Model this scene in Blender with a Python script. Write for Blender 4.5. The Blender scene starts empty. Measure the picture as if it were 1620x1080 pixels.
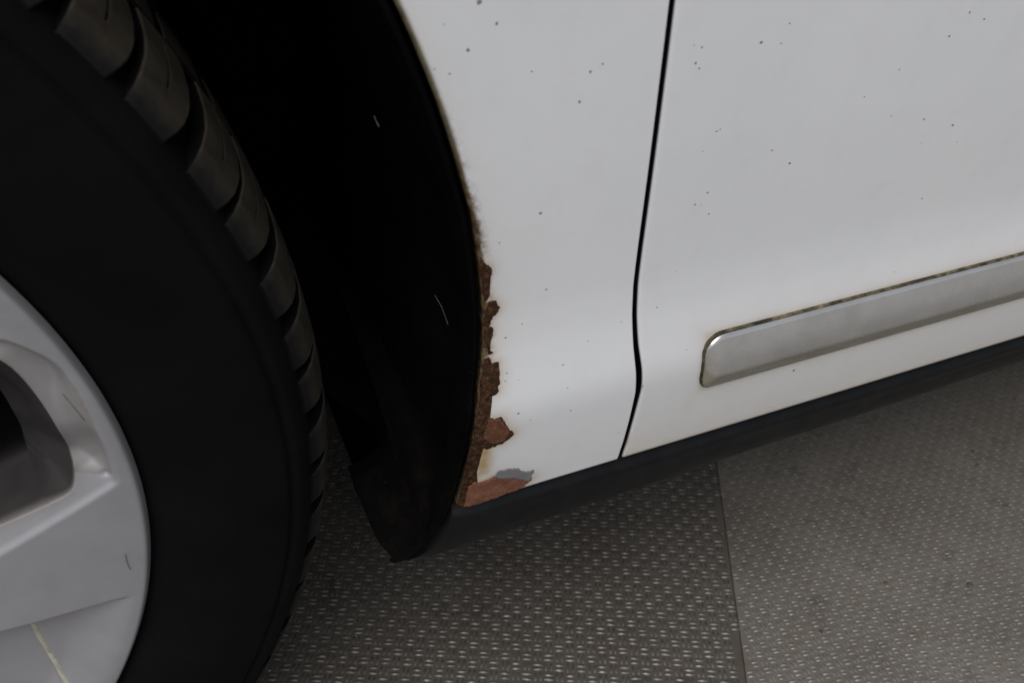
import bpy, bmesh, math, random
import numpy as np
from mathutils import Vector, Matrix, noise
random.seed(5); rng = np.random.default_rng(5)
SC = bpy.context.scene
COL = SC.collection

# ------------------------------------------------------------------ camera
cam_d = bpy.data.cameras.new("camera"); cam = bpy.data.objects.new("camera", cam_d); COL.objects.link(cam)
SC.camera = cam
Rv, Uv, Fv = Vector((0.92024, -0.390398, 0.027338)), Vector((0.223804, 0.582279, 0.781577)), Vector((0.321044, 0.713120, -0.623210))
M = Matrix((Rv, Uv, -Fv)).transposed().to_4x4(); M.translation = Vector((0.26797, -0.24847, 0.56080))
cam.matrix_world = M
cam_d.sensor_width = 36.0; cam_d.lens = 36.0 * 1370.013 / 1620.0
cam_d.clip_start = 0.02; cam_d.clip_end = 500.0
cam_d.dof.use_dof = True; cam_d.dof.focus_distance = 0.41; cam_d.dof.aperture_fstop = 13.0

# ------------------------------------------------------------------ sky and sun (bright overcast, open side behind the camera's right)
SUN_EL, SUN_AZ = math.radians(60), math.radians(212)      # azimuth clockwise from +Y
w = bpy.data.worlds.new("World"); SC.world = w; w.use_nodes = True
nt = w.node_tree; bg = nt.nodes["Background"]
sky = nt.nodes.new("ShaderNodeTexSky"); sky.sky_type = 'NISHITA'; sky.sun_disc = False
sky.sun_elevation = SUN_EL; sky.sun_rotation = SUN_AZ; sky.air_density = 1.0; sky.dust_density = 1.5; sky.ozone_density = 1.0
hs = nt.nodes.new("ShaderNodeHueSaturation"); hs.inputs["Saturation"].default_value = 0.42
nt.links.new(sky.outputs[0], hs.inputs["Color"]); nt.links.new(hs.outputs[0], bg.inputs[0])
bg.inputs[1].default_value = 0.12
sd = bpy.data.lights.new("sun", 'SUN'); sun = bpy.data.objects.new("sun", sd); COL.objects.link(sun)
sd.energy = 1.9; sd.angle = math.radians(45); sd.color = (1.0, 0.975, 0.95)
sdir = Vector((math.sin(SUN_AZ) * math.cos(SUN_EL), math.cos(SUN_AZ) * math.cos(SUN_EL), math.sin(SUN_EL)))
sun.rotation_euler = sdir.to_track_quat('Z', 'Y').to_euler()
SC.view_settings.view_transform = 'Standard'; SC.view_settings.look = 'None'
SC.view_settings.exposure = -0.32; SC.view_settings.gamma = 1.0

# ------------------------------------------------------------------ helpers
def link(o, parent=None):
    COL.objects.link(o)
    if parent: o.parent = parent
    return o
def mesh_obj(name, verts, faces, mat, parent=None, smooth=True, attrs=None):
    me = bpy.data.meshes.new(name); me.from_pydata([tuple(map(float, v)) for v in verts], [], [tuple(map(int, f)) for f in faces]); me.update()
    for m in (mat if isinstance(mat, (list, tuple)) else [mat]): me.materials.append(m)
    if smooth: me.polygons.foreach_set("use_smooth", [True] * len(me.polygons))
    if attrs:
        for k, a in attrs.items():
            at = me.attributes.new(k, 'FLOAT', 'POINT'); at.data.foreach_set("value", np.asarray(a, dtype=np.float32))
    return link(bpy.data.objects.new(name, me), parent)
def empty(name, loc, parent=None, rz=0.0):
    o = bpy.data.objects.new(name, None); o.empty_display_size = 0.05; link(o, parent); o.location = loc; o.rotation_euler.z = rz
    return o
def tag(o, **k):
    for a, b in k.items(): o[a] = b
    return o
def grid_faces(ni, nj, flip=False, base=0):
    f = []
    for i in range(ni - 1):
        for j in range(nj - 1):
            a = base + i * nj + j; q = (a, a + 1, a + nj + 1, a + nj)
            f.append(q[::-1] if flip else q)
    return f
def box(vs, fs, x0, x1, y0, y1, z0, z1):
    b = len(vs)
    vs += [(x0, y0, z0), (x1, y0, z0), (x1, y1, z0), (x0, y1, z0), (x0, y0, z1), (x1, y0, z1), (x1, y1, z1), (x0, y1, z1)]
    fs += [tuple(b + i for i in q) for q in ((0, 3, 2, 1), (4, 5, 6, 7), (0, 1, 5, 4), (1, 2, 6, 5), (2, 3, 7, 6), (3, 0, 4, 7))]

class N:            # tiny node-graph helper
    def __init__(s, name):
        s.m = bpy.data.materials.new(name); s.m.use_nodes = True; s.t = s.m.node_tree
        s.b = s.t.nodes["Principled BSDF"]; s.tc = s.t.nodes.new("ShaderNodeTexCoord")
    def set(s, **k):
        for a, v in k.items(): s.b.inputs[a.replace('_', ' ')].default_value = v
        return s
    def noise(s, scale, detail=4, rough=0.55, vec=None, dist=0.0):
        n = s.t.nodes.new("ShaderNodeTexNoise"); n.inputs["Scale"].default_value = scale; n.inputs["Detail"].default_value = detail
        n.inputs["Roughness"].default_value = rough; n.inputs["Distortion"].default_value = dist
        s.t.links.new(vec or s.tc.outputs["Object"], n.inputs["Vector"]); return n.outputs["Fac"]
    def mapping(s, scale=(1, 1, 1), rot=(0, 0, 0)):
        n = s.t.nodes.new("ShaderNodeMapping"); n.inputs["Scale"].default_value = scale; n.inputs["Rotation"].default_value = rot
        s.t.links.new(s.tc.outputs["Object"], n.inputs["Vector"]); return n.outputs[0]
    def ramp(s, fac, stops):
        n = s.t.nodes.new("ShaderNodeValToRGB"); s.t.links.new(fac, n.inputs[0]); e = n.color_ramp.elements
        while len(e) < len(stops): e.new(0.5)
        for el, (p, c) in zip(e, stops): el.position = p; el.color = (*c, 1) if len(c) == 3 else c
        return n.outputs[0]
    def mix(s, fac, a, b, mode='MIX'):
        n = s.t.nodes.new("ShaderNodeMix"); n.data_type = 'RGBA'; n.blend_type = mode; n.clamp_factor = True
        for sock, v in ((n.inputs[0], fac), (n.inputs[6], a), (n.inputs[7], b)):
            if hasattr(v, 'is_linked'): s.t.links.new(v, sock)
            else: sock.default_value = v if isinstance(v, (int, float)) else (*v, 1)
        return n.outputs[2]
    def math(s, op, a, b=0.0, c=0.0, clamp=False):
        n = s.t.nodes.new("ShaderNodeMath"); n.operation = op; n.use_clamp = clamp
        for i, v in enumerate((a, b, c)):
            if hasattr(v, 'is_linked'): s.t.links.new(v, n.inputs[i])
            else: n.inputs[i].default_value = v
        return n.outputs[0]
    def attr(s, name):
        n = s.t.nodes.new("ShaderNodeAttribute"); n.attribute_name = name; return n.outputs["Fac"]
    def color(s, c): s.t.links.new(c, s.b.inputs["Base Color"]); return s
    def inp(s, name, v): s.t.links.new(v, s.b.inputs[name]); return s
    def bump(s, h, strength=0.3, dist=0.001):
        n = s.t.nodes.new("ShaderNodeBump"); n.inputs["Strength"].default_value = strength; n.inputs["Distance"].default_value = dist
        s.t.links.new(h, n.inputs["Height"]); s.t.links.new(n.outputs[0], s.b.inputs["Normal"]); return s

# ------------------------------------------------------------------ materials
def paint(name):
    n = N(name).set(Roughness=0.3, Coat_Weight=0.75, Coat_Roughness=0.07)
    base = n.ramp(n.noise(14, 3), [(0.3, (0.76, 0.765, 0.77)), (0.7, (0.79, 0.79, 0.79))])
    st = n.attr("stain"); brk = n.noise(160, 5, 0.65)
    f1 = n.math('MULTIPLY', st, n.math('ADD', brk, 0.45), clamp=True)
    c = n.mix(f1, base, (0.45, 0.31, 0.14))
    lip_shade = n.attr("lip_shade")
    hem = n.attr("hem")
    c = n.mix(hem, c, n.ramp(n.noise(220, 4), [(0.35, (0.11, 0.075, 0.035)), (0.6, (0.24, 0.20, 0.12))]))
    rl = n.math('MULTIPLY', n.attr('rustline'), n.ramp(n.noise(330, 6, 0.7), [(0.42, (0, 0, 0)), (0.56, (1, 1, 1))]), clamp=True)
    c = n.mix(rl, c, n.ramp(n.noise(500, 4, .6), [(0.35, (0.035, 0.018, 0.008)), (0.65, (0.14, 0.065, 0.022))]))
    film = n.noise(60, 6, 0.7)           # faint dusty film
    c = n.mix(n.math('MULTIPLY', n.math('SUBTRACT', film, 0.5, clamp=True), 0.5, clamp=True), c, (0.55, 0.52, 0.46))
    c = n.mix(lip_shade, c, (0.008, 0.008, 0.008))  # panel lips blackened in colour to stand for shade in the gap
    n.color(c)
    n.inp("Roughness", n.math('MULTIPLY_ADD', st, 0.3, 0.3, clamp=True))
    return n.bump(n.noise(700, 2), 0.015, 0.0005).m
M_PAINT = paint("white_paint")

n = N("rust_brown").set(Roughness=0.85, Specular_IOR_Level=0.25)
r1 = n.noise(260, 7, 0.7); r2 = n.noise(90, 4, 0.6)
c = n.ramp(r1, [(0.3, (0.075, 0.028, 0.014)), (0.52, (0.155, 0.062, 0.033)), (0.75, (0.235, 0.105, 0.06))])
c = n.mix(n.math('MULTIPLY', r2, 0.35), c, (0.06, 0.03, 0.018)); n.color(c)
n.bump(n.noise(900, 6, 0.7), 0.5, 0.0006); M_RUST = n.m
n = N("rust_dark").set(Roughness=0.9, Specular_IOR_Level=0.2)
c = n.ramp(n.noise(420, 7, 0.75), [(0.34, (0.014, 0.007, 0.004)), (0.52, (0.050, 0.023, 0.011)), (0.66, (0.16, 0.075, 0.026))]); n.color(c)
n.bump(n.noise(800, 6, 0.7), 0.7, 0.0008); M_RUSTD = n.m
n = N("orange_primer").set(Roughness=0.7, Specular_IOR_Level=0.3)
c = n.ramp(n.noise(170, 6, 0.65), [(0.3, (0.11, 0.045, 0.025)), (0.55, (0.215, 0.085, 0.05)), (0.8, (0.29, 0.13, 0.075))]); n.color(c)
n.bump(n.noise(700, 5, 0.7), 0.35, 0.0005); M_PRIM = n.m
n = N("grey_primer").set(Roughness=0.55)
c = n.ramp(n.noise(200, 5, 0.6), [(0.3, (0.16, 0.155, 0.16)), (0.7, (0.235, 0.225, 0.225))]); n.color(c); M_GREYP = n.m
n = N("speck_grime").set(Roughness=0.8); n.color(n.ramp(n.noise(400), [(0.3, (0.13, 0.12, 0.11)), (0.52, (0.26, 0.25, 0.24)), (0.7, (0.30, 0.22, 0.13))])); M_SPECK = n.m

n = N("sill_plastic").set(Roughness=0.5, Specular_IOR_Level=0.16)
c = n.ramp(n.noise(90, 6, 0.7), [(0.35, (0.0050, 0.0054, 0.0062)), (0.7, (0.0105, 0.0108, 0.0118))])
sp = n.ramp(n.noise(900, 2, 0.5), [(0.735, (0, 0, 0)), (0.77, (1, 1, 1))])
c = n.mix(n.math('MULTIPLY', sp, 0.35), c, (0.16, 0.155, 0.15)); n.color(c)
n.inp("Roughness", n.math('MULTIPLY_ADD', n.noise(60, 5), 0.25, 0.36)); n.bump(n.noise(1500, 3), 0.12, 0.0004); M_SILL = n.m
n = N("liner_plastic").set(Roughness=0.85, Specular_IOR_Level=0.02)
c = n.ramp(n.noise(50, 6, 0.7), [(0.35, (0.0020, 0.0020, 0.0021)), (0.75, (0.0045, 0.0042, 0.0040))])
sp = n.ramp(n.noise(700, 2, 0.5), [(0.75, (0, 0, 0)), (0.78, (1, 1, 1))])
c = n.mix(n.math('MULTIPLY', sp, 0.3), c, (0.07, 0.066, 0.06))
sx = n.t.nodes.new('ShaderNodeSeparateXYZ'); n.t.links.new(n.tc.outputs['Object'], sx.inputs[0])
gm = n.t.nodes.new('ShaderNodeMapRange'); gm.inputs[1].default_value = .30; gm.inputs[2].default_value = .22; n.t.links.new(sx.outputs[2], gm.inputs[0])
gf = n.math('MULTIPLY', gm.outputs[0], n.ramp(n.noise(110, 6, .7), [(0.5, (0, 0, 0)), (0.68, (1, 1, 1))]), clamp=True)
c = n.mix(gf, c, (0.009, 0.0055, 0.0040)); n.color(c); M_LINER = n.m
n = N("dark_underbody").set(Roughness=0.95, Specular_IOR_Level=0.02)
n.color(n.ramp(n.noise(20), [(0.3, (0.003, 0.003, 0.003)), (0.7, (0.006, 0.0055, 0.005))])); M_DARK = n.m
n = N("gasket_rubber").set(Roughness=0.8); n.color(n.ramp(n.noise(150, 5, .7), [(0.38, (0.018, 0.016, 0.010)), (0.5, (0.07, 0.055, 0.03)), (0.66, (0.22, 0.18, 0.11))])); M_GASK = n.m

n = N("tyre_rubber").set(Roughness=0.7, Specular_IOR_Level=0.06)
c = n.ramp(n.noise(26, 6, 0.65), [(0.3, (0.0032, 0.0032, 0.0034)), (0.75, (0.0062, 0.0062, 0.0066))]); n.color(c)
n.bump(n.noise(900, 3), 0.1, 0.0003); M_TYRE = n.m
n = N("tread_rubber").set(Roughness=0.85, Specular_IOR_Level=0.2)
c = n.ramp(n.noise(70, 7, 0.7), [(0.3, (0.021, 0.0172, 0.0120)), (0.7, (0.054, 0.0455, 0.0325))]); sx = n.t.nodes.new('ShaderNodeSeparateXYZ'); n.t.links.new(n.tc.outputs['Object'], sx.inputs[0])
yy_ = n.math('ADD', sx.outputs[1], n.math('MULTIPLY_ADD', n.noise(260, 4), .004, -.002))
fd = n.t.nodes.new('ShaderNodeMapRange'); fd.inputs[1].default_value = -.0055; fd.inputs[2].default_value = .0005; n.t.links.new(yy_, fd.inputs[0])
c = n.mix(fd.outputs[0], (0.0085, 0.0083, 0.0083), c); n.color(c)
n.bump(n.noise(1200, 4, .7), 0.2, 0.0004); M_TREAD = n.m
n = N("silver_wheel_paint").set(Roughness=0.38, Metallic=0.35, Coat_Weight=0.15, Coat_Roughness=0.25)
c = n.ramp(n.noise(30, 6, 0.65), [(0.3, (0.34, 0.335, 0.35)), (0.7, (0.41, 0.405, 0.42))])
ds = n.attr("grime"); c = n.mix(n.math('MULTIPLY', ds, n.math('MULTIPLY_ADD', n.noise(90, 6, .7), 1.0, 0.25), clamp=True), c, (0.19, 0.15, 0.11))
wr = n.mapping((40, 40, 260), (0, 0.5, 0))
sc_ = n.ramp(n.noise(1.0, 3, 0.5, wr), [(0.70, (0, 0, 0)), (0.74, (1, 1, 1))])
c = n.mix(n.math('MULTIPLY', sc_, 0.12), c, (0.12, 0.09, 0.07)); shd_ = n.attr('recess_shade'); c = n.mix(n.math('MULTIPLY', shd_, 2.0, clamp=True), c, n.ramp(n.noise(60, 5), [(0.3, (0.038, 0.035, 0.034)), (0.7, (0.062, 0.057, 0.055))])); c = n.mix(n.math('MULTIPLY_ADD', shd_, 2.0, -1.0, clamp=True), c, (0.004, 0.004, 0.004)); n.color(c)  # silver goes dark grey, then black, as painted shade in the windows
n.inp('Metallic', n.math('MULTIPLY_ADD', n.attr('recess_shade'), -0.35, 0.35, clamp=True)); M_RIM = n.m
n = N("wheel_scuff").set(Roughness=0.7, Base_Color=(0.17, 0.145, 0.125, 1)); M_SCUFF = n.m
n = N("yellowed_seam").set(Roughness=0.6); n.color(n.ramp(n.noise(150), [(0.3, (0.30, 0.27, 0.20)), (0.7, (0.60, 0.56, 0.46))])); M_SEAM = n.m
n = N("brake_iron").set(Roughness=0.8, Base_Color=(0.012, 0.011, 0.010, 1)); M_BRAKE = n.m

n = N("satin_trim").set(Roughness=0.26, Metallic=0.7)
c = n.ramp(n.noise(60, 5, 0.6), [(0.3, (0.53, 0.525, 0.505)), (0.7, (0.64, 0.63, 0.61))])
lo = n.attr("stain"); c = n.mix(n.math('MULTIPLY', lo, n.math('MULTIPLY_ADD', n.noise(110, 6, .7, n.mapping((.35, 1, 1))), 1.3, 0.05), clamp=True), c, (0.36, 0.33, 0.255)); n.color(c)
n.inp("Roughness", n.math('MULTIPLY_ADD', n.noise(80, 5, .55, n.mapping((.2, 1, 1))), 0.25, 0.14)); M_TRIM = n.m

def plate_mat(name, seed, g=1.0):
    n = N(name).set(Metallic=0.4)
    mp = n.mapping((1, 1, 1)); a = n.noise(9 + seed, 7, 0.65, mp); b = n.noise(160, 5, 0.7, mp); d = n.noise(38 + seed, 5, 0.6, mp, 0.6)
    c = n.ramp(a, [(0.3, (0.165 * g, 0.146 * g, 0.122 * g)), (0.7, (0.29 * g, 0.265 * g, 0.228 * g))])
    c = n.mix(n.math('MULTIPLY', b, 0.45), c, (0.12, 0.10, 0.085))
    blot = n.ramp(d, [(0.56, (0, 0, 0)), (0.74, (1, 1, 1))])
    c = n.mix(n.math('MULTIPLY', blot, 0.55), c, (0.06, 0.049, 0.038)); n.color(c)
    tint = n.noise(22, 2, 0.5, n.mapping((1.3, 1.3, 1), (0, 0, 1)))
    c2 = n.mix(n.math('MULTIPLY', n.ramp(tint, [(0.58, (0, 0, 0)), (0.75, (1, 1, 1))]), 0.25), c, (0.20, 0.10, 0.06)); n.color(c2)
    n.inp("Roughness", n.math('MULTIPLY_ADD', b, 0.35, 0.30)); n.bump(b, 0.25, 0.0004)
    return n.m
M_PLATE = plate_mat("steel_plate_a", 0, .74); M_PLATE2 = plate_mat("steel_plate_b", 3, 1.32)  # plate tones pushed apart to paint in the floor's light gradient
def bar_mat(nm, ca=(0.15, 0.137, 0.118), cb=(0.30, 0.280, 0.252)):
    n = N(nm).set(Metallic=0.75)
    b = n.noise(200, 4, 0.7); n.color(n.ramp(b, [(0.3, ca), (0.7, cb)])); n.inp("Roughness", n.math('MULTIPLY_ADD', n.noise(120, 4), 0.35, 0.33)); return n.m
M_BAR = bar_mat('worn_steel_bars'); M_BAR2 = bar_mat('dull_steel_bars', (0.26, 0.242, 0.218), (0.42, 0.397, 0.36))
n = N("concrete_ground").set(Roughness=0.9); n.color(n.ramp(n.noise(6, 8, .65), [(0.3, (0.26, 0.25, 0.235)), (0.7, (0.38, 0.365, 0.345))])); M_GROUND = n.m
n = N("grease").set(Roughness=0.75); n.color(n.ramp(n.noise(300), [(0.3, (0.05, 0.044, 0.038)), (0.7, (0.11, 0.10, 0.088))])); M_GREASE = n.m
n = N("grit").set(Roughness=0.8, Base_Color=(0.42, 0.40, 0.36, 1)); M_GRIT = n.m

# ------------------------------------------------------------------ measured wear shapes on the car side, metres (x along the car, z up)
A= [(0.36674, 0.31211), (0.36817, 0.31185), (0.36958, 0.31065), (0.37103, 0.31053), (0.37277, 0.31038), (0.37362, 0.30908), (0.37434, 0.30738), (0.37582, 0.3045), (0.37714, 0.3014), (0.37808, 0.30049), (0.37921, 0.29823), (0.37794, 0.29709), (0.37709, 0.29604), (0.37532, 0.29542), (0.37463, 0.29455), (0.37327, 0.29401), (0.37146, 0.29446), (0.37059, 0.29383), (0.36851, 0.29365), (0.36644, 0.2934), (0.36462, 0.29533), (0.3631, 0.29793), (0.36171, 0.30046), (0.36095, 0.3047), (0.36124, 0.3077), (0.36325, 0.31052), (0.36557, 0.31126)]
Ain= [(0.36751, 0.31169), (0.3695, 0.31057), (0.37239, 0.31012), (0.37417, 0.30662), (0.37576, 0.30392), (0.37688, 0.30129), (0.37573, 0.29772), (0.37403, 0.29554), (0.37225, 0.29525), (0.36925, 0.29592), (0.36622, 0.29894), (0.36486, 0.30184), (0.36547, 0.30554), (0.36657, 0.30892)]
B= [(0.3568, 0.25698), (0.35791, 0.26135), (0.35802, 0.26714), (0.35908, 0.27142), (0.36145, 0.27316), (0.36331, 0.27231), (0.36486, 0.27208), (0.36669, 0.27219), (0.36883, 0.27264), (0.37096, 0.27309), (0.37355, 0.27145), (0.38005, 0.26833), (0.38543, 0.26493), (0.39014, 0.2628), (0.39024, 0.26178), (0.38811, 0.26019), (0.38695, 0.25855), (0.38505, 0.25794), (0.38219, 0.25703), (0.3783, 0.25715), (0.37387, 0.25601), (0.36878, 0.25575), (0.36309, 0.2555), (0.35869, 0.25611)]
G= [(0.36995, 0.27311), (0.37203, 0.27468), (0.37347, 0.27679), (0.37537, 0.27597), (0.37753, 0.27613), (0.38074, 0.27484), (0.38302, 0.27368), (0.38428, 0.27143), (0.38682, 0.27002), (0.38946, 0.26913), (0.39002, 0.27003), (0.39071, 0.26954), (0.39066, 0.26735), (0.38974, 0.26612), (0.39015, 0.26322), (0.38884, 0.26186), (0.38715, 0.26263), (0.38401, 0.26551), (0.38001, 0.26781), (0.37417, 0.27026)]
DARK= [(0.36538, 0.3311), (0.37089, 0.3296), (0.37243, 0.32743), (0.37255, 0.32397), (0.37164, 0.3222), (0.36989, 0.32181), (0.36848, 0.32189), (0.36803, 0.32029), (0.3672, 0.31936), (0.36721, 0.31759), (0.36631, 0.31587), (0.36727, 0.31355), (0.36706, 0.31192), (0.36642, 0.30941), (0.36384, 0.30586), (0.36175, 0.30035), (0.36217, 0.29699), (0.36166, 0.29232), (0.36101, 0.28753), (0.36186, 0.28012), (0.36119, 0.27844), (0.36317, 0.27226), (0.35974, 0.27099), (0.35837, 0.26685), (0.3581, 0.25626), (0.35559, 0.25724), (0.3537, 0.25881), (0.3558, 0.27092), (0.35775, 0.28804), (0.35989, 0.30106), (0.36225, 0.31347), (0.36399, 0.32223)]
C1= [(0.37059, 0.3362), (0.37178, 0.33709), (0.3731, 0.33618), (0.37323, 0.33308), (0.37349, 0.33097), (0.37269, 0.32914), (0.37307, 0.32628), (0.37182, 0.32622), (0.37239, 0.32412), (0.37213, 0.32302), (0.37071, 0.32277), (0.36949, 0.32215), (0.36764, 0.32147), (0.36575, 0.31962), (0.36406, 0.31969), (0.36499, 0.32568), (0.36622, 0.33334), (0.36733, 0.33866), (0.36906, 0.33964)]
C2= [(0.36961, 0.36515), (0.37091, 0.36564), (0.37251, 0.36523), (0.37424, 0.36148), (0.3733, 0.35921), (0.3722, 0.35849), (0.37111, 0.35726), (0.36958, 0.35481), (0.36998, 0.3535), (0.3688, 0.3534), (0.36798, 0.35563), (0.36831, 0.36052)]
C3= [(0.36793, 0.35274), (0.36956, 0.35273), (0.3709, 0.35319), (0.37162, 0.35203), (0.37132, 0.34899), (0.3699, 0.34895), (0.36967, 0.34612), (0.37024, 0.3422), (0.37132, 0.34129), (0.37037, 0.34059), (0.3692, 0.34128), (0.36886, 0.34384), (0.36831, 0.34565), (0.36745, 0.34919)]
C4= [(0.36626, 0.38658), (0.36795, 0.38326), (0.3695, 0.38196), (0.37093, 0.38045), (0.37069, 0.37774), (0.36957, 0.37681), (0.36909, 0.37533), (0.36963, 0.37157), (0.37036, 0.36857), (0.36913, 0.36684), (0.36805, 0.3663), (0.36762, 0.36965), (0.36717, 0.3754), (0.36621, 0.38195)]
SP= [(0.3659, 0.4773, 3), (0.3718, 0.4704, 2.6), (0.3622, 0.4633, 2.4), (0.356, 0.4565, 1.3), (0.351, 0.4587, 1.5), (0.3843, 0.4537, 1.4), (0.406, 0.4508, 2.4), (0.4104, 0.453, 1.4), (0.4026, 0.4409, 2.4), (0.3899, 0.4001, 3), (0.3544, 0.4719, 1.2), (0.4748, 0.4529, 2.2), (0.4495, 0.4541, 1.6), (0.4461, 0.4552, 1.2), (0.4479, 0.4487, 2), (0.4497, 0.4466, 1.6), (0.4859, 0.4585, 1.2), (0.4839, 0.4515, 1.2), (0.5747, 0.4535, 1.8), (0.5841, 0.45, 1.4), (0.5676, 0.445, 1.8), (0.546, 0.4342, 1.6), (0.5315, 0.4248, 1.2), (0.5493, 0.4142, 1.2), (0.5689, 0.4096, 2), (0.5876, 0.4041, 2), (0.5722, 0.3982, 1), (0.5941, 0.3951, 1.2), (0.4906, 0.4084, 1.6), (0.5013, 0.4009, 2), (0.4636, 0.4214, 1.5), (0.462, 0.4209, 1.5), (0.4572, 0.4135, 1.2), (0.4631, 0.3947, 1.6), (0.458, 0.3904, 1.6), (0.4611, 0.3896, 1.2), (0.4658, 0.3845, 1.6), (0.5849, 0.3685, 1.6), (0.3941, 0.3651, 1.5), (0.4467, 0.3437, 1.8), (0.3767, 0.3467, 1.8), (0.384, 0.3513, 1.2), (0.4295, 0.3408, 1), (0.4137, 0.3357, 1), (0.402, 0.3276, 1.4), (0.3766, 0.3303, 2), (0.3757, 0.3269, 1.5), (0.3815, 0.326, 1.2), (0.4037, 0.3162, 1.4), (0.4413, 0.3059, 1.6), (0.3807, 0.3099, 1.8), (0.3865, 0.3042, 1), (0.4057, 0.3032, 1.5), (0.4332, 0.2782, 1), (0.4546, 0.3593, 1), (0.3738, 0.391, 1.3), (0.53, 0.2869, 2.6), (0.4627, 0.3193, 1), (0.5797, 0.3315, 0.9)]

# ------------------------------------------------------------------ setting: ground and tread-plate deck
g = mesh_obj("ground", [(-40, -40, -0.02), (40, -40, -0.02), (40, 40, -0.02), (-40, 40, -0.02)], [(0, 1, 2, 3)], M_GROUND, smooth=False)
tag(g, kind="structure")
vs, fs = [], []; box(vs, fs, -2.5, 3.5, -.75, 2.5, -0.018, -0.004)
deck = mesh_obj("deck_floor", vs, fs, M_DARK, smooth=False); tag(deck, kind="structure")
SA, SB = Vector((0.56, -0.02)), Vector((0.65, 0.15)); sdv = (SB - SA).normalized(); snv = Vector((sdv.y, -sdv.x))   # seam; snv to the right plate
def plate(sign, mat):
    def clip(poly):
        out = []
        for i in range(len(poly)):
            a, b = Vector(poly[i]), Vector(poly[(i + 1) % len(poly)])
            da, db = sign * ((a - SA).dot(snv)) - 0.0003, sign * ((b - SA).dot(snv)) - 0.0003
            if da >= 0: out.append(a)
            if (da >= 0) != (db >= 0): out.append(a + (b - a) * (da / (da - db)))
        return out
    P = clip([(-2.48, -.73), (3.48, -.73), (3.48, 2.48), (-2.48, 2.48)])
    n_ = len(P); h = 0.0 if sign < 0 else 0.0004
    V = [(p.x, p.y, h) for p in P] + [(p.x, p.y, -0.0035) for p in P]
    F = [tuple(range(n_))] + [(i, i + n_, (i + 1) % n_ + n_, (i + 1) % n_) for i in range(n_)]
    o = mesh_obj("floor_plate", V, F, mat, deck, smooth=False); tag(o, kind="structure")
    return o, h
def bars(parent, sign, h, ang, s, L, W, H, x0, x1, y0, y1):
    ca, sa = math.cos(ang), math.sin(ang)
    base = np.array([(-1, 0), (-.84, -.72), (0, -1), (.84, -.72), (1, 0), (.84, .72), (0, 1), (-.84, .72)]) * (L / 2, W / 2)
    top = np.array([(-.78, 0), (0, -.18), (.78, 0), (0, .18)]) * (L / 2, W / 2)
    V, F = [], []
    R_ = int(2.2 / s)
    cx, cy = SA
    for i in range(-R_, R_):
        for j in range(-R_, R_):
            gx, gy = i * s, j * s
            px, py = cx + gx * ca - gy * sa, cy + gx * sa + gy * ca
            if not (x0 < px < x1 and y0 < py < y1): continue
            if sign * ((px - cx) * snv.x + (py - cy) * snv.y) < 0.0027: continue
            even = (i + j) % 2 == 0
            for k in (-1, 1):
                q = 0.235 * s * k
                jx, jy = rng.normal(0, .00016, 2)
                ox, oy = (jx, q + jy) if even else (q + jx, jy)
                wear = H * rng.uniform(.78, 1.08) * (1 if even else .55); th = rng.normal(0, 0.035) + (0 if even else math.pi / 2)
                lw = rng.uniform(.86, 1.08)
                c2, s2 = math.cos(ang + th), math.sin(ang + th)
                mx, my = px + ox * ca - oy * sa, py + ox * sa + oy * ca
                b = len(V)
                for (u, v) in base: V.append((mx + lw * u * c2 - v * s2, my + lw * u * s2 + v * c2, h - 0.0001))
                for (u, v) in top: V.append((mx + lw * u * c2 - v * s2, my + lw * u * s2 + v * c2, h + wear))
                T = [b + 8 + t for t in range(4)]
                F += [(b, b + 1, T[0]), (b + 1, b + 2, T[1], T[0]), (b + 2, b + 3, T[2], T[1]), (b + 3, b + 4, T[2]), (b + 4, b + 5, T[2]),
                      (b + 5, b + 6, T[3], T[2]), (b + 6, b + 7, T[0], T[3]), (b + 7, b, T[0]), (T[0], T[1], T[2], T[3])]
    o = mesh_obj("tread_bars", V, F, (M_BAR if sign < 0 else M_BAR2), parent); tag(o, kind="stuff"); return o
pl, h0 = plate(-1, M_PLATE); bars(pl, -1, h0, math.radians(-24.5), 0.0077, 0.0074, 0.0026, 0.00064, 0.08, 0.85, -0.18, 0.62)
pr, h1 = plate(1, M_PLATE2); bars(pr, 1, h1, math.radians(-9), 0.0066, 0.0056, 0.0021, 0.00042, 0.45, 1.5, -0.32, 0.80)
V, F = [], []
for _ in range(420):                                             # grit lying on the plates
    if _ < 150: x, y = rng.uniform(0.17, 0.42), rng.uniform(-0.02, 0.24)
    else: x, y = rng.uniform(0.2, 1.1), rng.uniform(-0.15, 0.4)
    r_ = abs(rng.normal(0.0003, 0.00017)) + 0.00012; b = len(V)
    for dx, dy, dz in ((1, 0, 0), (-.5, .9, 0), (-.5, -.8, 0), (0, 0, 1.2), (.1, .1, -.9)): V.append((x + dx * r_, y + dy * r_, 0.0008 + dz * r_))
    F += [(b, b + 1, b + 3), (b + 1, b + 2, b + 3), (b + 2, b, b + 3), (b + 1, b, b + 4), (b + 2, b + 1, b + 4), (b, b + 2, b + 4)]
tag(mesh_obj("floor_grit", V, F, M_GRIT, smooth=False), kind="stuff", label="pale grit and dusty grains scattered over the patterned steel floor", category="grit")

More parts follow.
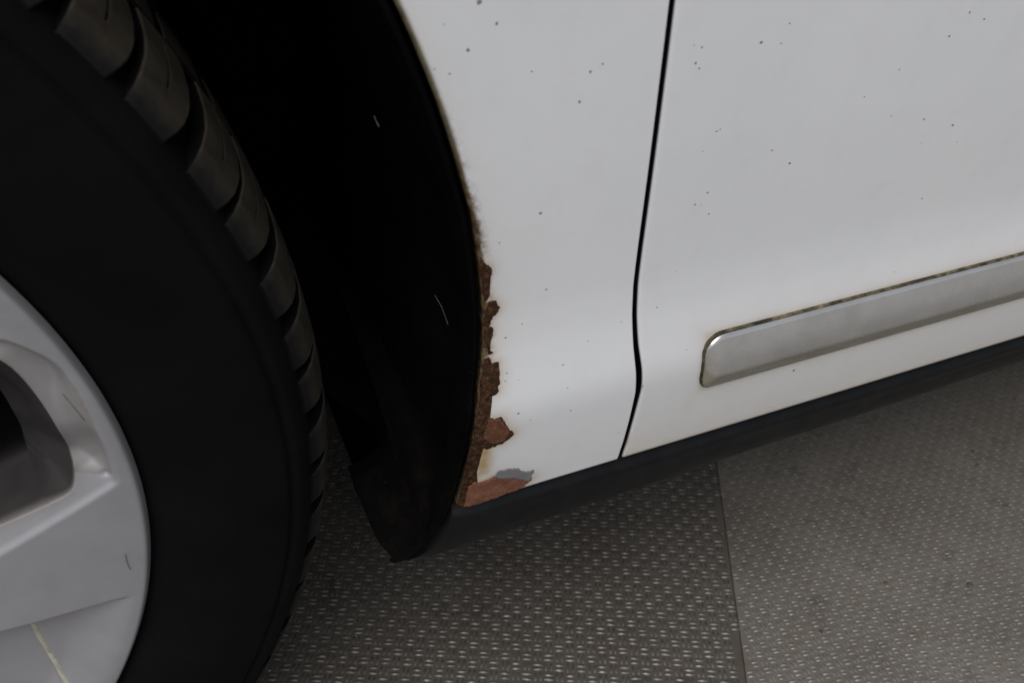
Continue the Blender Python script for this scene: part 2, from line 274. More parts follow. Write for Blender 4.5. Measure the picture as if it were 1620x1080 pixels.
spot_xy = [(0.888, 0.093, 0.0026), (0.982, 0.132, 0.002), (0.772, -0.016, 0.003), (0.711, 0.01, 0.0022), (0.422, 0.105, 0.0022), (0.698, 0.144, 0.0016), (0.878, 0.079, 0.0018), (0.492, 0.096, 0.0015), (0.636, -0.006, 0.002)]
for k, (x, y, r0) in enumerate(spot_xy):                           # flattened blobs of old grease and rubber on the plates
    V, F = [(x, y, .0011)], []
    for ring, (q, h_) in enumerate(((.5, .0010), (1.0, .0004))):
        for i in range(14):
            a = i * math.pi / 7; rr_ = .72 * r0 * q * (1 + .8 * noise.noise(Vector((math.cos(a) * 1.3 + k * 7, math.sin(a) * 1.3, ring)))) 
            V.append((x + rr_ * math.cos(a) * 1.5, y + rr_ * math.sin(a), h_))
    for i in range(14):
        j = (i + 1) % 14; F += [(0, 1 + i, 1 + j), (1 + i, 15 + i, 15 + j, 1 + j)]
    side = (Vector((x, y)) - SA).dot(snv) > 0
    o = mesh_obj("grease_spot", V, F, M_GREASE, pr if side else pl)
    tag(o, kind="structure")
# ------------------------------------------------------------------ the car
car = empty("white_car", (0, 0, 0))
tag(car, label="white car with rusty front wheel arch standing on patterned steel floor plates", category="car")
_z = np.array([.2, .2581, .2735, .2898, .3070, .3150, .3283, .3422, .3569, .3721, .3954, .4167, .4363, .4543, .4711, .60, .95])
_y = np.array([.003, -.0057, -.0085, -.0108, -.0124, -.0112, -.0057, -.0013, .0010, .0015, .0015, .0017, .0022, .0028, .0035, .0075, .03]) * .6
_zz = np.arange(.2, .95, .0005); _yy = np.interp(_zz, _z, _y)
_k = np.exp(-.5 * (np.arange(-24, 25) * 0.0005 / .0042) ** 2); _k /= _k.sum()
_ys = np.convolve(np.pad(_yy, 24, mode='edge'), _k, 'valid')
def side_y(z): return np.interp(z, _zz, _ys)

# arch edge (x, z), measured up the rear side, then the circle over the wheel
AX, AZ, AR = .008, .338, .3610
edge = [(.3545, .2570), (.3566, .2690), (.3584, .2800), (.3602, .2915), (.3617, .3021), (.3631, .3130), (.3646, .3231), (.3664, .3325), (.3678, .3413), (.3684, .3560), (.3673, .3749), (.3656, .3893), (.3639, .4029)]
edge += [(AX + AR * math.cos(math.radians(a)), AZ + AR * math.sin(math.radians(a))) for a in np.arange(12, 188, 2.0)]
edge += [(AX - AR * .995, .28), (AX - AR * .99, .26)]
def resample(P, step):
    P = np.array(P, float); d = np.r_[0, np.cumsum(np.hypot(*np.diff(P, axis=0).T))]
    n_ = int(d[-1] / step) + 1; t = np.linspace(0, d[-1], n_); return np.stack([np.interp(t, d, P[:, 0]), np.interp(t, d, P[:, 1])], -1), t
E_, tE = resample(edge, .0016)
for _ in range(6): E_[1:-1] = .5 * E_[1:-1] + .25 * (E_[:-2] + E_[2:])      # smooth
def gapx(z): return np.interp(z, [.2549, .2688, .2844, .3028, .314, .3266, .3418, .3573, .48, .9], [.4377, .4387, .4393, .4396, .4387, .4373, .4363, .4357, .4353, .4340])
GX = .4350                                                                   # fender edge at the door gap
zb, ztop, xl = .2570, .88, -.62
na = int(np.argmin(np.abs(tE - .235))); nb = int(np.argmin(np.abs(tE - .62))); nc = len(E_) - int(np.argmin(np.abs(tE - (tE[-1] - .30)))) ; ne = len(E_)
O_ = np.zeros_like(E_)
O_[:na, 0] = GX; O_[:na, 1] = np.linspace(zb, .50, na)
k1 = int(na + (ne - na) * .22); k2 = int(na + (ne - na) * .72)
O_[na:k1, 0] = GX; O_[na:k1, 1] = np.linspace(.50, ztop, k1 - na)
O_[k1:k2, 0] = np.linspace(GX, xl, k2 - k1); O_[k1:k2, 1] = ztop
O_[k2:, 0] = xl; O_[k2:, 1] = np.linspace(ztop, zb, ne - k2)
edge_jit = np.array([noise.noise(Vector((t * 260, 0, 3))) * .00035 + noise.noise(Vector((t * 900, 5, 3))) * .00015 for t in tE])
zone = np.clip((.40 - E_[:, 1]) / .05, 0, 1)                                # ragged only where it rusts
edge_jit = edge_jit * (.25 + zone)
rows = []; dep = []; hemv = []
ong = O_[:, 0] > GX - 1e-6; O_[ong, 0] = gapx(O_[ong, 1]) - .0011
d = O_ - E_; L_ = np.hypot(d[:, 0], d[:, 1])[:, None]; dn = d / L_
def addrow(P, e, hm): rows.append(P); dep.append(np.full(len(P), e)); hemv.append(np.full(len(P), hm))
Ej = E_ + dn * edge_jit[:, None]
addrow(Ej + dn * .0010, .012, 1.0); addrow(Ej + dn * .0003, .0050, 1.0); addrow(Ej, .0026, 1.0); addrow(Ej + dn * .0003, .0016, 1.0); addrow(Ej + dn * .0009, .0007, .9); addrow(Ej + dn * .0014, .0002, .35); addrow(Ej + dn * .0022, 0, .0)
S_ = np.concatenate([np.linspace(.003, .030, 18), np.linspace(.032, .066, 14)])
fr = (S_ - .0022) / (.0669 - .0022)
for f_ in fr: addrow(Ej * (1 - f_) + O_ * f_ + dn * 0.0 + (dn * .0022) * (1 - f_), 0, 0)
addrow(O_ - np.c_[np.where(ong, .0008, 0), 0 * O_[:, 0]], 0.0, 0)
addrow(O_ - np.c_[np.where(ong, .0002, 0), 0 * O_[:, 0]], 0.0004, 0)
addrow(O_, .0013, 0.0); addrow(O_, .014, 0.0)
P = np.stack(rows); D = np.stack(dep); H = np.stack(hemv)                   # (ni, nj, 2)
# bottom lip (start of the arch edge path)
P = np.concatenate([P[:, :1], P[:, :1], P], 1); D = np.concatenate([D[:, :1] + .010, D[:, :1] + .0012, D], 1); H = np.concatenate([H[:, :1], H[:, :1], H], 1)
P[:, 2, 1] += .0006
ni, nj = D.shape
YY = side_y(P[..., 1]) + D
flare = np.zeros_like(YY)
Vv = np.stack([P[..., 0], YY, P[..., 1]], -1).reshape(-1, 3)
def poly_dist(pts, poly):
    a = np.array(poly); b = np.roll(a, -1, 0); ab = b - a
    best = np.full(len(pts), 9.)
    for i in range(len(a)):
        ap = pts - a[i]; t = np.clip((ap @ ab[i]) / max(1e-12, ab[i] @ ab[i]), 0, 1); dd = np.hypot(*(ap - t[:, None] * ab[i]).T); best = np.minimum(best, dd)
    return best
Q = P.reshape(-1, 2)
de = poly_dist(Q, list(map(tuple, E_[::3])) + list(map(tuple, E_[::-3])))
st = .62 * np.exp(-de / .0048) * np.clip((.43 - Q[:, 1]) / .06, 0.22, 1)
for poly, amp, wd in ((A, .7, .0026), (B, .75, .0034), (C1, .7, .0025), (C2, .7, .0022), (C3, .65, .0022), (C4, .65, .0023)):
    st = np.maximum(st, amp * np.exp(-poly_dist(Q, poly) / wd))
strk = np.exp(-((Q[:, 0] - .3655) / .0045) ** 2) * np.clip((.300 - Q[:, 1]) / .004, 0, 1) * np.clip((Q[:, 1] - .272) / .006, 0, 1)     # run below the upper chip
st = np.maximum(st, 1.0 * strk)
st = np.maximum(st, .45 * np.exp(-((Q[:, 1] - .2570) / .0030)) * np.clip(1 - (Q[:, 0] - .385) / .03, .15, 1))
blot2 = np.exp(-(((Q[:, 0] - .376) / .003) ** 2 + ((Q[:, 1] - .331) / .005) ** 2)); st = np.maximum(st, .25 * blot2)
fender = mesh_obj("front_fender", Vv, grid_faces(ni, nj), M_PAINT, car, attrs={"stain": np.clip(st, 0, 1), "rustline": np.clip(np.exp(-(de / .0026) ** 2) * np.clip((Q[:, 1] - .26) / .02, 0, 1) * np.clip((.455 - Q[:, 1]) / .07, 0, 1) * 1.3, 0, 1), "lip_shade": ((D > .0010) & (np.arange(ni)[:, None] > ni - 3)).astype(float).reshape(-1), "hem": np.clip(H.reshape(-1) * np.clip((.62 - Q[:, 1]) / .1, .3, 1), 0, 1)})
fender["label"] = "white fender panel with rust eaten edge around the wheel arch"

# door panel
DX0 = .4372
xs = np.r_[DX0, DX0, DX0 + .0002, DX0 + .0008, np.arange(DX0 + .002, .80, .003), np.arange(.81, 1.46, .02)]
xd = np.r_[.016, .0014, .0004, 0, np.zeros(len(xs) - 4)]
zs = np.r_[.2572, .2570, .2576, np.arange(.259, .50, .0025), np.arange(.51, .89, .02)]
zd = np.r_[.012, .0012, np.zeros(len(zs) - 2)]
X, Z = np.meshgrid(xs, zs, indexing='ij')
DD = np.maximum(xd[:, None], zd[None, :])
widen = (gapx(Z) + .0011 - DX0) * np.clip((.80 - X) / (.80 - DX0), 0, 1) + .0008 * np.exp(-((Z - .310) / .016) ** 2) * np.exp(-(X - DX0) / .002)
Vd = np.stack([X + widen, side_y(Z) + DD, Z], -1).reshape(-1, 3)
MX0, MZ0, MZ1 = .4712, .2928, .3244                         # moulding extents
def mould_sd(x, z): return np.hypot(np.maximum(MX0 - x, 0), np.maximum(np.maximum(MZ0 - z, z - MZ1), 0))
sd_ = mould_sd(X, Z)
st = .42 * np.exp(-sd_ / .0013) + .12 * np.exp(-sd_ / .006)
st = np.maximum(st, .30 * np.exp(-(Z - .2570) / .0022)) + .26 * np.exp(-(Z - .257) / .025)
st = np.maximum(st, .75 * np.exp(-(X - DX0) / .0012) * np.exp(-((Z - .268) / .007) ** 2))
st = np.maximum(st, .22 * np.exp(-((X - .468) / .004) ** 2) * np.clip((.297 - Z) / .01, 0, 1) * np.clip((Z - .262) / .02, 0, 1))
door = mesh_obj("front_door", Vd, grid_faces(len(xs), len(zs), True), M_PAINT, car, attrs={"stain": np.clip(st.reshape(-1), 0, 1), "hem": np.zeros(len(Vd)), "lip_shade": (DD > .0010).astype(float).reshape(-1)})

# specks of dirt and stone chips on the paint
def specks(name, parent, cond):
    V, F = [], []
    for (x, z, s_) in SP:
        if not cond(x): continue
        dist_ = .35 + (x - .35) * .5; r_ = s_ * .00025 * (1 + (x - .4) * .8); y = float(side_y(z)) - .00006
        b = len(V); k = 9; el = random.uniform(.8, 1.6); rot = random.uniform(-.5, .5)
        V.append((x, y - .00016, z))
        for q in range(k):
            a = q * 2 * math.pi / k; rr = r_ * random.uniform(.65, 1.15); u, v = rr * el * math.cos(a), rr * math.sin(a)
            V.append((x + u * math.cos(rot) - v * math.sin(rot), y + .00001, z + u * math.sin(rot) + v * math.cos(rot)))
        F += [(b, b + 1 + (q + 1) % k, b + 1 + q) for q in range(k)]
    o = mesh_obj(name, V, F, M_SPECK, parent); tag(o, kind="stuff", label="small dark specks of dirt and stone chips")
specks("paint_specks", fender, lambda x: x < .436); specks("paint_specks", door, lambda x: x >= .436)

# patches where the paint has flaked away: thin crusts with ragged edges
def patch(name, poly, mat, off, label, jag=.00034, thick=.00022):
    P0, _t = resample(poly + [poly[0]], .00055); P0 = P0[:-1]
    c0 = P0.mean(0)
    nrm = np.roll(P0, -1, 0) - np.roll(P0, 1, 0); nrm = np.stack([nrm[:, 1], -nrm[:, 0]], -1); nrm /= np.maximum(1e-9, np.hypot(*nrm.T))[:, None]
    for i in range(len(P0)):
        P0[i] += nrm[i] * (noise.noise(Vector((P0[i, 0] * 900, P0[i, 1] * 900, 1))) * jag * 1.6 + noise.noise(Vector((P0[i, 0] * 2600, P0[i, 1] * 2600, 4))) * jag)
    bm = bmesh.new()
    vv = [bm.verts.new((p[0], 0, p[1])) for p in P0]
    try: f_ = bm.faces.new(vv)
    except Exception: return None
    bmesh.ops.triangulate(bm, faces=[f_], ngon_method='EAR_CLIP')
    for _ in range(4):
        es = [e for e in bm.edges if e.calc_length() > .0011 and not e.is_boundary]
        if not es: break
        bmesh.ops.subdivide_edges(bm, edges=es, cuts=1); bmesh.ops.triangulate(bm, faces=bm.faces[:])
    bound = {v for e in bm.edges if e.is_boundary for v in e.verts}
    for v in bm.verts:
        x, z = v.co.x, v.co.z
        y = float(side_y(z)) - off
        if v not in bound: y -= thick * (.6 + 1.0 * noise.noise(Vector((x * 700, z * 700, 2))) + .6 * noise.noise(Vector((x * 2200, z * 2200, 7))))
        else: y -= 0
        v.co.y = y
    be = [e for e in bm.edges if e.is_boundary]
    r = bmesh.ops.extrude_edge_only(bm, edges=be)
    for v in r['geom']:
        if isinstance(v, bmesh.types.BMVert): v.co.y += off + .0004
    bmesh.ops.recalc_face_normals(bm, faces=bm.faces[:])
    me = bpy.data.meshes.new(name); bm.to_mesh(me); bm.free(); me.materials.append(mat)
    me.polygons.foreach_set("use_smooth", [True] * len(me.polygons))
    o = link(bpy.data.objects.new(name, me), fender); o["label"] = label; return o
patch("rust_patch", DARK, M_RUSTD, .00010, "dark brown rust crust running down the arch edge")
patch("rust_patch", A, M_RUSTD, .00022, "dark rim of the largest flaked rust spot", thick=.0001)
patch("rust_patch", Ain, M_RUST, .00034, "reddish brown centre of the largest flaked rust spot")
patch("rust_patch", B, M_PRIM, .00018, "long orange brown flake at the bottom corner of the fender")
patch("bare_patch", G, M_GREYP, .00042, "grey primer showing above the orange brown flake", thick=.00008)
patch("rust_patch", C1, M_RUSTD, .00020, "dark jagged rust spot halfway up the arch edge")
patch("rust_patch", C2, M_RUSTD, .00020, "small round rust spot on the arch edge")
patch("rust_patch", C3, M_RUSTD, .00018, "narrow rust spot below the small round one")
patch("rust_patch", C4, M_RUSTD, .00018, "thin rust streak at the top of the rusty edge")

# moulding on the door
def rounded_mould(inset, ys, mat, name, parent, hfun, stainf=None, du=.0012, dv=.0009, x1=1.40):
    us = np.r_[np.linspace(0, .034, 34), np.arange(.036, .35, .006), np.arange(.36, x1 - MX0, .03)]
    ts = np.linspace(0, 1, 30); V = []; A_ = []
    hgt = MZ1 - MZ0; kx = 0
    for u in us:
        # upper boundary rounds off generously, lower corner tightly; the left end leans
        rt, rb = .0105, .0065
        lean = 0.0
        top = MZ1 - (rt - math.sqrt(max(0, rt * rt - max(0, rt - u) ** 2)) if u < rt else 0) * .82
        bot = MZ0 + (rb - math.sqrt(max(0, rb * rb - max(0, rb - u) ** 2)) if u < rb else 0)
        top -= inset; bot += inset if inset else .0016
        for t in ts:
            z = top + (bot - top) * t; lx = u + .0008 * t * max(0, 1 - u / .02)
            h = hfun(u, z - bot, top - z, z)
            V.append((MX0 + inset + lx, float(side_y(z)) - h, z)); A_.append(0 if stainf is None else stainf(u, z - bot, top - z))
    F = grid_faces(len(us), len(ts))
    n0 = len(V); ring = [i * len(ts) for i in range(len(us))][::-1] + list(range(len(ts))) + [i * len(ts) + len(ts) - 1 for i in range(len(us))]
    seq = []
    for r_ in ring:
        if not seq or seq[-1] != r_: seq.append(r_)
    for r_ in seq:
        x, y, z = V[r_]; V.append((x, float(side_y(z)) + .001, z)); A_.append(A_[r_])
    for i in range(len(seq) - 1): F.append((seq[i], seq[i + 1], n0 + i + 1, n0 + i))
    o = mesh_obj(name, V, F, mat, parent, attrs={"stain": A_})
    bm = bmesh.new(); bm.from_mesh(o.data); bmesh.ops.remove_doubles(bm, verts=bm.verts[:], dist=1e-6); bmesh.ops.recalc_face_normals(bm, faces=bm.faces[:]); bm.to_mesh(o.data); bm.free()
    return o
def smin(vals, k=.00018):
    m = min(vals); return m - k * math.log(sum(math.exp(-(v - m) / k) for v in vals))
def trim_h(u, db, dt, z):
    face = .0022 + dt * .10
    return max(.0008, smin([.0006 + 2.2 * dt, face, .0010 + .36 * db, .0012 + .40 * u]))
rounded_mould(0.0, 0, M_GASK, "moulding_gasket", door, lambda u, db, dt, z: .0012)
mo = rounded_mould(.0009, 0, M_TRIM, "side_moulding", door, trim_h, lambda u, db, dt: min(1, max(0, min(1, (.0108 - db) / .0025)) * .75 + .35 * max(0, 1 - db / .02) + .4 * math.exp(-u / .003)))
mo["label"] = "satin silver strip with yellowish grime along its lower edge"

# black sill trim under the panels
prof = [(.020, .2595), (.0065, .2560), (.0038, .2532), (.0008, .2506), (-.0012, .2488), (-.0022, .2466), (-.0020, .2440), (-.0014, .2415), (-.0010, .2385), (-.0004, .2320), (.0016, .2250), (.0048, .2180), (.0095, .2115), (.016, .2060), (.026, .2020), (.040, .2000), (.075, .1990), (.16, .1985)]
xs_ = np.r_[.3540, .3545, .3560, .3600, .3660, .3740, np.arange(.385, 1.5, .012)]
V = []
for i, x in enumerate(xs_):
    for (y, z) in prof:
        xf = float(np.interp(z, [.198, .205, .215, .225, .235, .250, .262], [.326, .329, .3350, .3430, .3490, .3530, .3542]))
        rnd = max(0, 1 - (x - .354) / .010)
        xx = xf + (x - .354) * (1 + (.354 - xf) / (1.5 - .354)) if x > .40 else xf + (x - .354) * (1 + (.354 - xf) / .046 * (1 - .046 / (1.5 - .354)))
        V.append((xx, y + .0020 * rnd * rnd, z + (.018 * (x - .36) if z < .222 else .010 * (x - .36) if z < .24 else 0) + .0004 * math.sin(x * 37)))
F = grid_faces(len(xs_), len(prof)); F.append(tuple(range(len(prof)))[::-1])
sill = mesh_obj("sill_trim", V, F, M_SILL, car); sill["label"] = "black plastic sill trim below the white panels"

# wheel arch liner: follows the arch edge inwards; its rear foot hangs below the fender
foot = [(.327, .221), (.3335, .2215), (.3390, .2250), (.3445, .2310), (.3490, .2400), (.3518, .2500)]
LE = np.array(foot + [tuple(v) for v in E_[2:-2:4]])
LE, tl = resample([tuple(v) for v in LE], .004)
nl = len(LE); cdir = np.stack([AX - LE[:, 0], AZ - LE[:, 1]], -1); cdir /= np.hypot(*cdir.T)[:, None]
V = []
Ys = [.0022, .0032, .006, .012, .020, .030, .045, .060, .090, .13, .18, .24, .30]
for yi in Ys:
    for k in range(nl):
        x, z = LE[k]; y0 = float(side_y(max(z, .262))) if z > .255 else float(side_y(.262)) + .006 * min(1, (.255 - z) / .03)
        low = max(0., min(1., (.275 - z) / .05))
        yy = y0 + (yi if z > .265 else (.0022 + (yi - .0022) * (.15 + .85 * max(0, min(1, (z - .240) / .022)))))
        zz0 = 0 if z > .27 else .0011 * noise.noise(Vector((x * 260, yi * 260, z * 260)))
        ins = zz0 + .0015 + .004 * min(1, yi / .012) - .003 * math.sin(min(1, yi / .06) * math.pi)
        zz = z + low * (yy - y0) * .55; xx = x - low * (yy - y0) * .12
        V.append((xx + cdir[k, 0] * ins, yy, zz + cdir[k, 1] * ins * (0 if low > .9 else 1)))
liner = mesh_obj("wheel_arch_liner", V, grid_faces(len(Ys), nl), M_LINER, car); liner["label"] = "black dusty plastic liner inside the wheel arch"
mod = liner.modifiers.new("thickness", 'SOLIDIFY'); mod.thickness = .0022; mod.offset = 1.0
def hair(name, pts, r_, mat, parent):
    V, F = [], []
    for i, p in enumerate(pts):
        for q in range(5):
            a = q * 2 * math.pi / 5; V.append((p[0] + r_ * math.cos(a), p[1] + r_ * .5 * math.sin(a + .5), p[2] + r_ * math.sin(a)))
    for i in range(len(pts) - 1):
        for q in range(5): F.append((i * 5 + q, i * 5 + (q + 1) % 5, (i + 1) * 5 + (q + 1) % 5, (i + 1) * 5 + q))
    return mesh_obj(name, V, F, mat, parent)
n = N("pale_fibre").set(Roughness=.7, Base_Color=(.085, .08, .07, 1)); M_FIB = n.m
hair("liner_fibre", [(.3553, .022, .3578), (.3560, .0215, .3560), (.3573, .021, .3530), (.3580, .0205, .3505), (.3588, .020, .3470), (.3595, .0195, .3440)], .00018, M_FIB, liner)
hair("liner_fibre", [(.3380, .030, .4330), (.3386, .0295, .4310), (.3390, .029, .4298)], .0003, M_FIB, liner)

# unseen boxes in place of pan, cabin, engine bay, bonnet; added to block light
vs, fs = [], []
box(vs, fs, .405, 2.30, .030, 1.62, .215, 1.05)
box(vs, fs, -.78, .40, .305, 1.34, .07, .84)
box(vs, fs, .403, 2.28, .200, 1.60, .07, .214)
box(vs, fs, .403, 2.28, .110, .198, .150, .214)
box(vs, fs, -.78, .40, .034, .300, .735, .84)
box(vs, fs, -.80, 2.30, .038, 1.62, .885, .93)
box(vs, fs, -.80, -.40, .034, .300, .22, .73)
box(vs, fs, -.84, -.785, .034, 1.62, .12, .84)
box(vs, fs, -.70, 2.2, 1.56, 1.615, .10, .213)
box(vs, fs, 2.24, 2.29, .15, 1.55, .10, .149)
inner = mesh_obj("body_light_block", vs, fs, M_DARK, car, smooth=False)
vs, fs = [], []; box(vs, fs, .4290, .4480, .0130, .0260, .258, .88)
mesh_obj("door_seal", vs, fs, M_LINER, car, smooth=False)

# ------------------------------------------------------------------ wheel
WC = .317; STEER = .06357
wheel = empty("front_wheel", (0, 0, WC), car, STEER); wheel["label"] = "front wheel with silver spokes, turned slightly"
def revolve(name, prof, nseg, mat, parent):
    V = []; 
    for i in range(nseg):
        a = 2 * math.pi * i / nseg
        for (y, r_) in prof: V.append((r_ * math.cos(a), y, r_ * math.sin(a)))
    k = len(prof); F = []
    for i in range(nseg):
        for j in range(k - 1):
            a = i * k + j; b = ((i + 1) % nseg) * k + j; F.append((a, a + 1, b + 1, b))
    return mesh_obj(name, V, F, mat, parent)
tp = [(.030, .222), (.014, .2245), (.006, .2285), (.000, .2330), (-.006, .2390), (-.0110, .2480), (-.0142, .2590), (-.0150, .2690), (-.0143, .2780), (-.0134, .2835),
      (-.0128, .2854), (-.0112, .2862), (-.0108, .2872), (-.0121, .2884), (-.0108, .2915), (-.0085, .2945), (-.0062, .2968), (-.0040, .2978), (.003, .2990), (.012, .3020), (.030, .3050), (.0405, .3056), (.0475, .3056), (.085, .3060), (.0865, .3060),
      (.0920, .3060), (.0935, .3140), (.128, .3140), (.1295, .3060), (.136, .3060), (.1375, .3135), (.165, .3120), (.182, .3085), (.190, .298), (.196, .283), (.197, .262), (.190, .240), (.178, .226)]
tyre = revolve("tyre", tp, 220, M_TYRE, wheel)
for v in tyre.data.vertices:                                       # settle the loaded tyre on the plate
    if v.co.z < -.29: v.co.z -= .0030 * max(0, min(1, (-.29 - v.co.z) / .02))
tyre["label"] = "black tyre with plain sidewall"
NB = 74
def block_mesh(name, yr, thw, inner=False):
    ys_, rs_ = zip(*yr); yv = np.linspace(ys_[0], ys_[-1], 12); rv = np.interp(yv, ys_, rs_)
    us = [-1, -.985, -.93, -.6, -.3, -.075, -.04, 0, .04, .075, .3, .6, .93, .985, 1]
    V = []; pitch = 2 * math.pi / NB
    for u in us:
        for j, y in enumerate(yv):
            f_ = j / 11.0
            half = pitch * .5 * (thw - .04 * f_)
            # rounded shoulder corner on the lower side, slight slant inwards
            if not inner and f_ < .30: half *= (1 - .34 * (1 - f_ / .30) ** 2) if u < 0 else (1 - .05 * (1 - f_ / .3) ** 2)
            th = u * half + (pitch * (.04 * f_ + .10 * f_ * f_) if not inner else -.10 * pitch * f_)
            r_ = rv[j]
            if abs(u) >= .99: r_ -= .0062 if f_ > .05 else .0012
            elif abs(u) > .98: r_ -= .0006
            if abs(u) <= .04 and .30 < f_ < .80: r_ -= .0022
            V.append((r_ * math.cos(th), y, r_ * math.sin(th)))
    k = len(yv); F = grid_faces(len(us), k)
    n0 = len(V)
    for j in (0, k - 1):                    # end walls
        b0 = len(V)
        for i in range(len(us)):
            x, y, z = V[i * k + j]; s_ = 1 - (.006 if j else .0015) / .31; V.append((x * s_, y, z * s_))
        for i in range(len(us) - 1):
            q = (i * k + j, (i + 1) * k + j, b0 + i + 1, b0 + i); F.append(q if j == 0 else q[::-1])
    me = bpy.data.meshes.new(name); me.from_pydata(V, [], F); me.materials.append(M_TREAD); me.materials.append(M_TYRE); me.update()
    for p in me.polygons:
        cs = [abs(us[v // k]) if v < n0 else 2 for v in p.vertices]
        if max(cs) >= .99: p.material_index = 1
    bm = bmesh.new(); bm.from_mesh(me); bmesh.ops.recalc_face_normals(bm, faces=bm.faces[:]); bm.to_mesh(me); bm.free()
    me.polygons.foreach_set("use_smooth", [True] * len(me.polygons)); me.set_sharp_from_angle(angle=math.radians(38))
    return me
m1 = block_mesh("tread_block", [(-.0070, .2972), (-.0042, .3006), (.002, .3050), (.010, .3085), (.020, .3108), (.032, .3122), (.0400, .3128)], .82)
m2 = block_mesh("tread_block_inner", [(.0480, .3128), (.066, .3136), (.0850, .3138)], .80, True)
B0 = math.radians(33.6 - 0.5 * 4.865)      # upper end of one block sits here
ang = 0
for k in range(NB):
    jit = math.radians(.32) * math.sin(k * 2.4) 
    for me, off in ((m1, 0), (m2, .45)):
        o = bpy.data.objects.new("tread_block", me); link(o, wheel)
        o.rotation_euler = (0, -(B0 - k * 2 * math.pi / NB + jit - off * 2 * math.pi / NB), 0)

# silver wheel face: polar height field with windows cut through
NR, NT = 270, 1240
R0, R1 = .028, .2322
rr = np.r_[np.linspace(R0, .148, 80, endpoint=False), np.linspace(.148, R1, 190)]; tt = np.r_[np.linspace(-math.radians(48), math.radians(30), 720, endpoint=False), np.linspace(math.radians(30), math.radians(312), 520, endpoint=False)]
RR, TT = np.meshgrid(rr, tt, indexing='ij')
best = np.full(RR.shape, 9.); 
WIN = [(.150, .0660), (.185, .0660), (.200, .0640), (.2062, .0573), (.2096, .0452), (.2119, .0302), (.2127, .0159), (.2124, .0043), (.2102, -.0031), (.2072, -.0062), (.1957, -.0101), (.1816, -.0147), (.130, -.0310), (.108, -.0340), (.094, -.0200), (.090, .0060), (.098, .0300), (.120, .0480)]
CHP = [(.120, .069), (.170, .0690), (.2053, .0690), (.2100, .0680), (.2181, .0588), (.2224, .0499), (.2242, .0257), (.2239, .0031), (.2236, -.0026), (.2109, .0033), (.195, -.004), (.13, -.010), (.11, .0)]
HOL = [(.135, .0480), (.170, .0500), (.187, .0480), (.1935, .0400), (.1965, .0250), (.1968, .0117), (.1957, -.0048), (.1942, -.0052), (.1879, -.0070), (.1799, -.0094), (.130, -.0250), (.110, -.0290), (.100, -.0150), (.110, .0220)]
def sdf_poly(x, y, poly):
    a = np.array(poly)
    for _ in range(3): b = np.roll(a, -1, 0); a = np.stack([.75 * a + .25 * b, .25 * a + .75 * b], 1).reshape(-1, 2)
    a = a[::2] if len(a) > 200 else a; b = np.roll(a, -1, 0); dmin = np.full(x.shape, 9.); ins = np.zeros(x.shape, bool)
    for (ax, ay), (bx, by) in zip(a, b):
        ex, ey = bx - ax, by - ay; t = np.clip(((x - ax) * ex + (y - ay) * ey) / (ex * ex + ey * ey), 0, 1)
        dmin = np.minimum(dmin, np.hypot(x - ax - t * ex, y - ay - t * ey))
        c_ = ((ay > y) != (by > y)) & (x < (bx - ax) * (y - ay) / (by - ay + 1e-12) + ax); ins ^= c_
    return np.where(ins, -dmin, dmin)
def ss(a, b, x): t = np.clip((x - a) / (b - a), 0, 1); return t * t * (3 - 2 * t)
DEP = np.zeros(RR.shape); GR = np.zeros(RR.shape); SHD = np.zeros(RR.shape); HOLE = np.zeros(RR.shape, bool)
sect = 2 * math.pi / 5
lt = (TT + math.radians(62) + 4 * math.pi) % sect - math.radians(62) + 0.0           # local angle in [-62, +10): shift so the sector spans spoke and window
for sidx in (0, 1):                                                     # evaluate the sector and the one above it, keep both windows
    la = lt + sidx * 0
X_ = RR * np.cos(lt); Z_ = RR * np.sin(lt)
X2, Z2 = RR * np.cos(lt + sect), RR * np.sin(lt + sect)
sw = np.minimum(sdf_poly(X_, Z_, WIN), sdf_poly(X2, Z2, WIN)); sh = np.minimum(sdf_poly(X_, Z_, HOL), sdf_poly(X2, Z2, HOL))
sc = np.minimum(sdf_poly(X_, Z_, CHP), sdf_poly(X2, Z2, CHP))
# raised spoke between the ridge line and the lower straight edge
dx_, dz_ = .0452, .0205; ln = math.hypot(dx_, dz_); ridge = ((X_ - .1782) * dz_ - (Z_ + .0250) * dx_) / ln          # >0 below the ridge line
lowe = (Z_ + .0678)                                                                                              # >0 above the lower edge
ringf = ss(.2225, .2255, RR)
bev = (ss(.0006, -.0012, ridge) * np.clip(-ridge / .011, 0, 1) * .0045 + ss(.0006, -.0010, ridge) * .0012) * ss(.034, .014, -ridge)
DEP += bev * (1 - ringf) * (sw > -.02)
rec = ss(.0004, -.0016, lowe) * (1 - ss(.205, .2270, RR + .0 * lowe)) * (lt < math.radians(-14)) * ss(math.radians(-56), math.radians(-51), lt)
DEP += rec * .0080
DEP += rec * .0025 * ss(.1765, .1735, X_)
GR += rec * np.exp(-np.abs(lowe) / .006) * .7
wall = np.clip(-sw / np.maximum(1e-5, -sw + np.maximum(sh, 0)), 0, 1)
chw = .0105 - .0085 * ss(math.radians(9), math.radians(15), np.arctan2(Z_, X_) % sect)
DEP += .0046 * ss(0, 1, np.clip(-sc, 0, 1) / chw) * (sw > -.03) * (1 - .0 * wall)
DEP += np.where(sw < 0, .0012 * ss(0, .0008, -sw) + .024 * wall + .06 * ss(0, .003, np.clip(-sh, 0, 1)), 0)
GR += np.where(sw < 0, .7 + .3 * wall, .5 * np.exp(-sw / .003)) + .45 * ss(.012, 0, np.abs(sc)) * (sc < 0)
DEP += .035 * np.clip((.222 - RR) / .2, 0, 1) ** 1.5
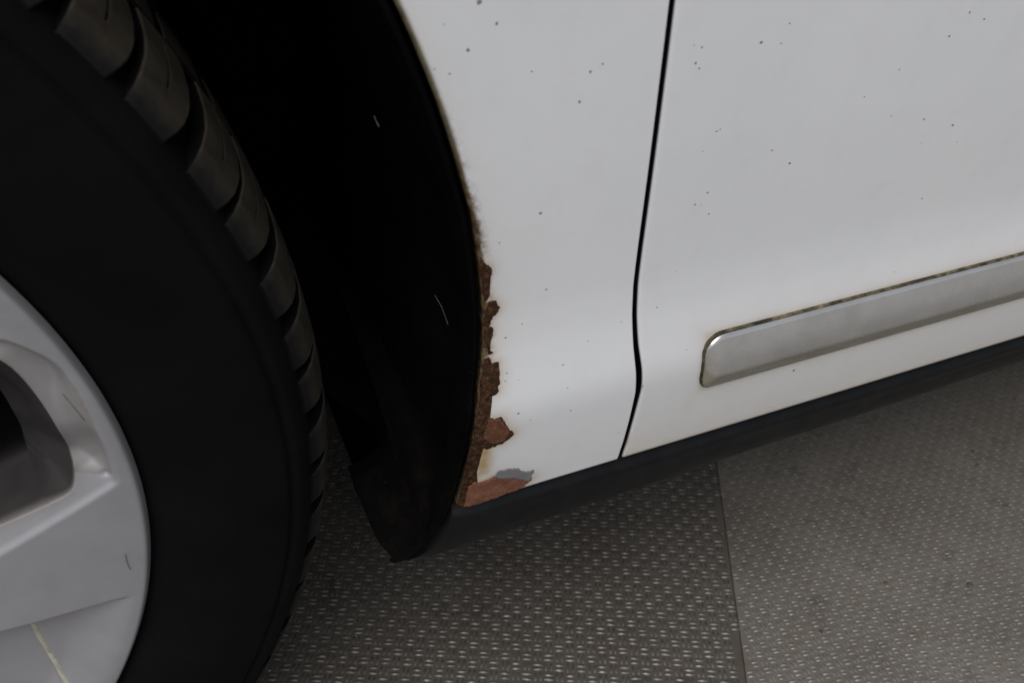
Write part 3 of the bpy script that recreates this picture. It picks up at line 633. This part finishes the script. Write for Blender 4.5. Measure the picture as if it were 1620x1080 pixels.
DEP += np.where(RR > .2298, ((RR - .2298) / .0024) ** 2 * .0040, 0)
SHD = np.where(sw < 0, .5 * ss(.0000, .0007, -sw) + .5 * ss(-.0002, .0008, -sh), 0)  # recess shade put into the colour of window walls and holes
_m = (sw > .0004).astype(float)
for _ in range(6):
    B_ = DEP.copy(); B_[:, :] = .25 * np.roll(DEP, 1, 1) + .5 * DEP + .25 * np.roll(DEP, -1, 1); B_[1:-1] = .25 * B_[:-2] + .5 * B_[1:-1] + .25 * B_[2:]
    DEP = DEP * (1 - _m) + B_ * _m
HOLE = sh < -.0030
Vr = np.stack([RR * np.cos(TT), -.0045 + DEP, RR * np.sin(TT)], -1).reshape(-1, 3)
idx = np.arange(NR * NT).reshape(NR, NT)
a = idx[:-1]; b = np.roll(idx, -1, 1)[:-1]; c_ = np.roll(idx, -1, 1)[1:]; d_ = idx[1:]
keep = ~HOLE[:-1]
Fr = np.stack([a, b, c_, d_], -1)[keep]
rim = mesh_obj("wheel_rim", Vr, Fr.tolist(), M_RIM, wheel, attrs={"grime": np.clip(GR, 0, 1).reshape(-1), "recess_shade": np.clip(SHD, 0, 1).reshape(-1)}); rim["label"] = "dirty silver wheel rim with deep windows between the spokes"
capp = [(-.004, .0), (-.0035, .012), (.0, .022), (.012, .029), (.036, .030)]
revolve("centre_cap", [(y + .018, r_) for y, r_ in capp], 48, M_RIM, wheel)
revolve("brake_disc", [(.075, .0), (.075, .150), (.082, .152), (.10, .152), (.10, .0)], 64, M_BRAKE, wheel)
revolve("rim_barrel", [(.002, .2300), (.018, .2235), (.03, .218), (.16, .205), (.185, .222)], 96, M_BRAKE, wheel)
# yellowed seam line low on the recessed face, and two scuffs
def strip(name, pts, wd, mat, parent, lift=.0008):
    V, F = [], []
    for i, (x, y, z) in enumerate(pts):
        a = pts[max(0, i - 1)]; b = pts[min(len(pts) - 1, i + 1)]; d = Vector((b[0] - a[0], 0, b[2] - a[2])).normalized(); s_ = Vector((d.z, 0, -d.x)) * wd * .5
        V += [(x - s_.x, y + .0006, z - s_.z), (x, y - lift, z), (x + s_.x, y + .0006, z + s_.z)]
    return mesh_obj(name, V, grid_faces(len(pts), 3), mat, parent)
def face_y(x, z):
    r_ = math.hypot(x, z); i = int(np.argmin(np.abs(rr - r_))); j = int(np.argmin(np.abs(tt - math.atan2(z, x))))
    return -.0045 + float(DEP[i, j])
def on_face(P, n_=14):
    P, _ = resample(P, .002); return [(x, face_y(x, z) - .0002, z) for x, z in P]
strip("seam_line", on_face([(.1752, -.0695), (.1754, -.0782), (.1752, -.087), (.1757, -.0948), (.1762, -.106), (.1770, -.121), (.1778, -.140)]), .0027, M_SEAM, wheel)
strip("rim_scuff", on_face([(.2181, .0415), (.2194, .0375), (.2206, .0331), (.2216, .0290)]), .0010, M_SCUFF, wheel, .0003)
strip("rim_scuff", on_face([(.2180, -.0427), (.2174, -.0480), (.2176, -.0520)]), .0007, M_SCUFF, wheel, .0003)
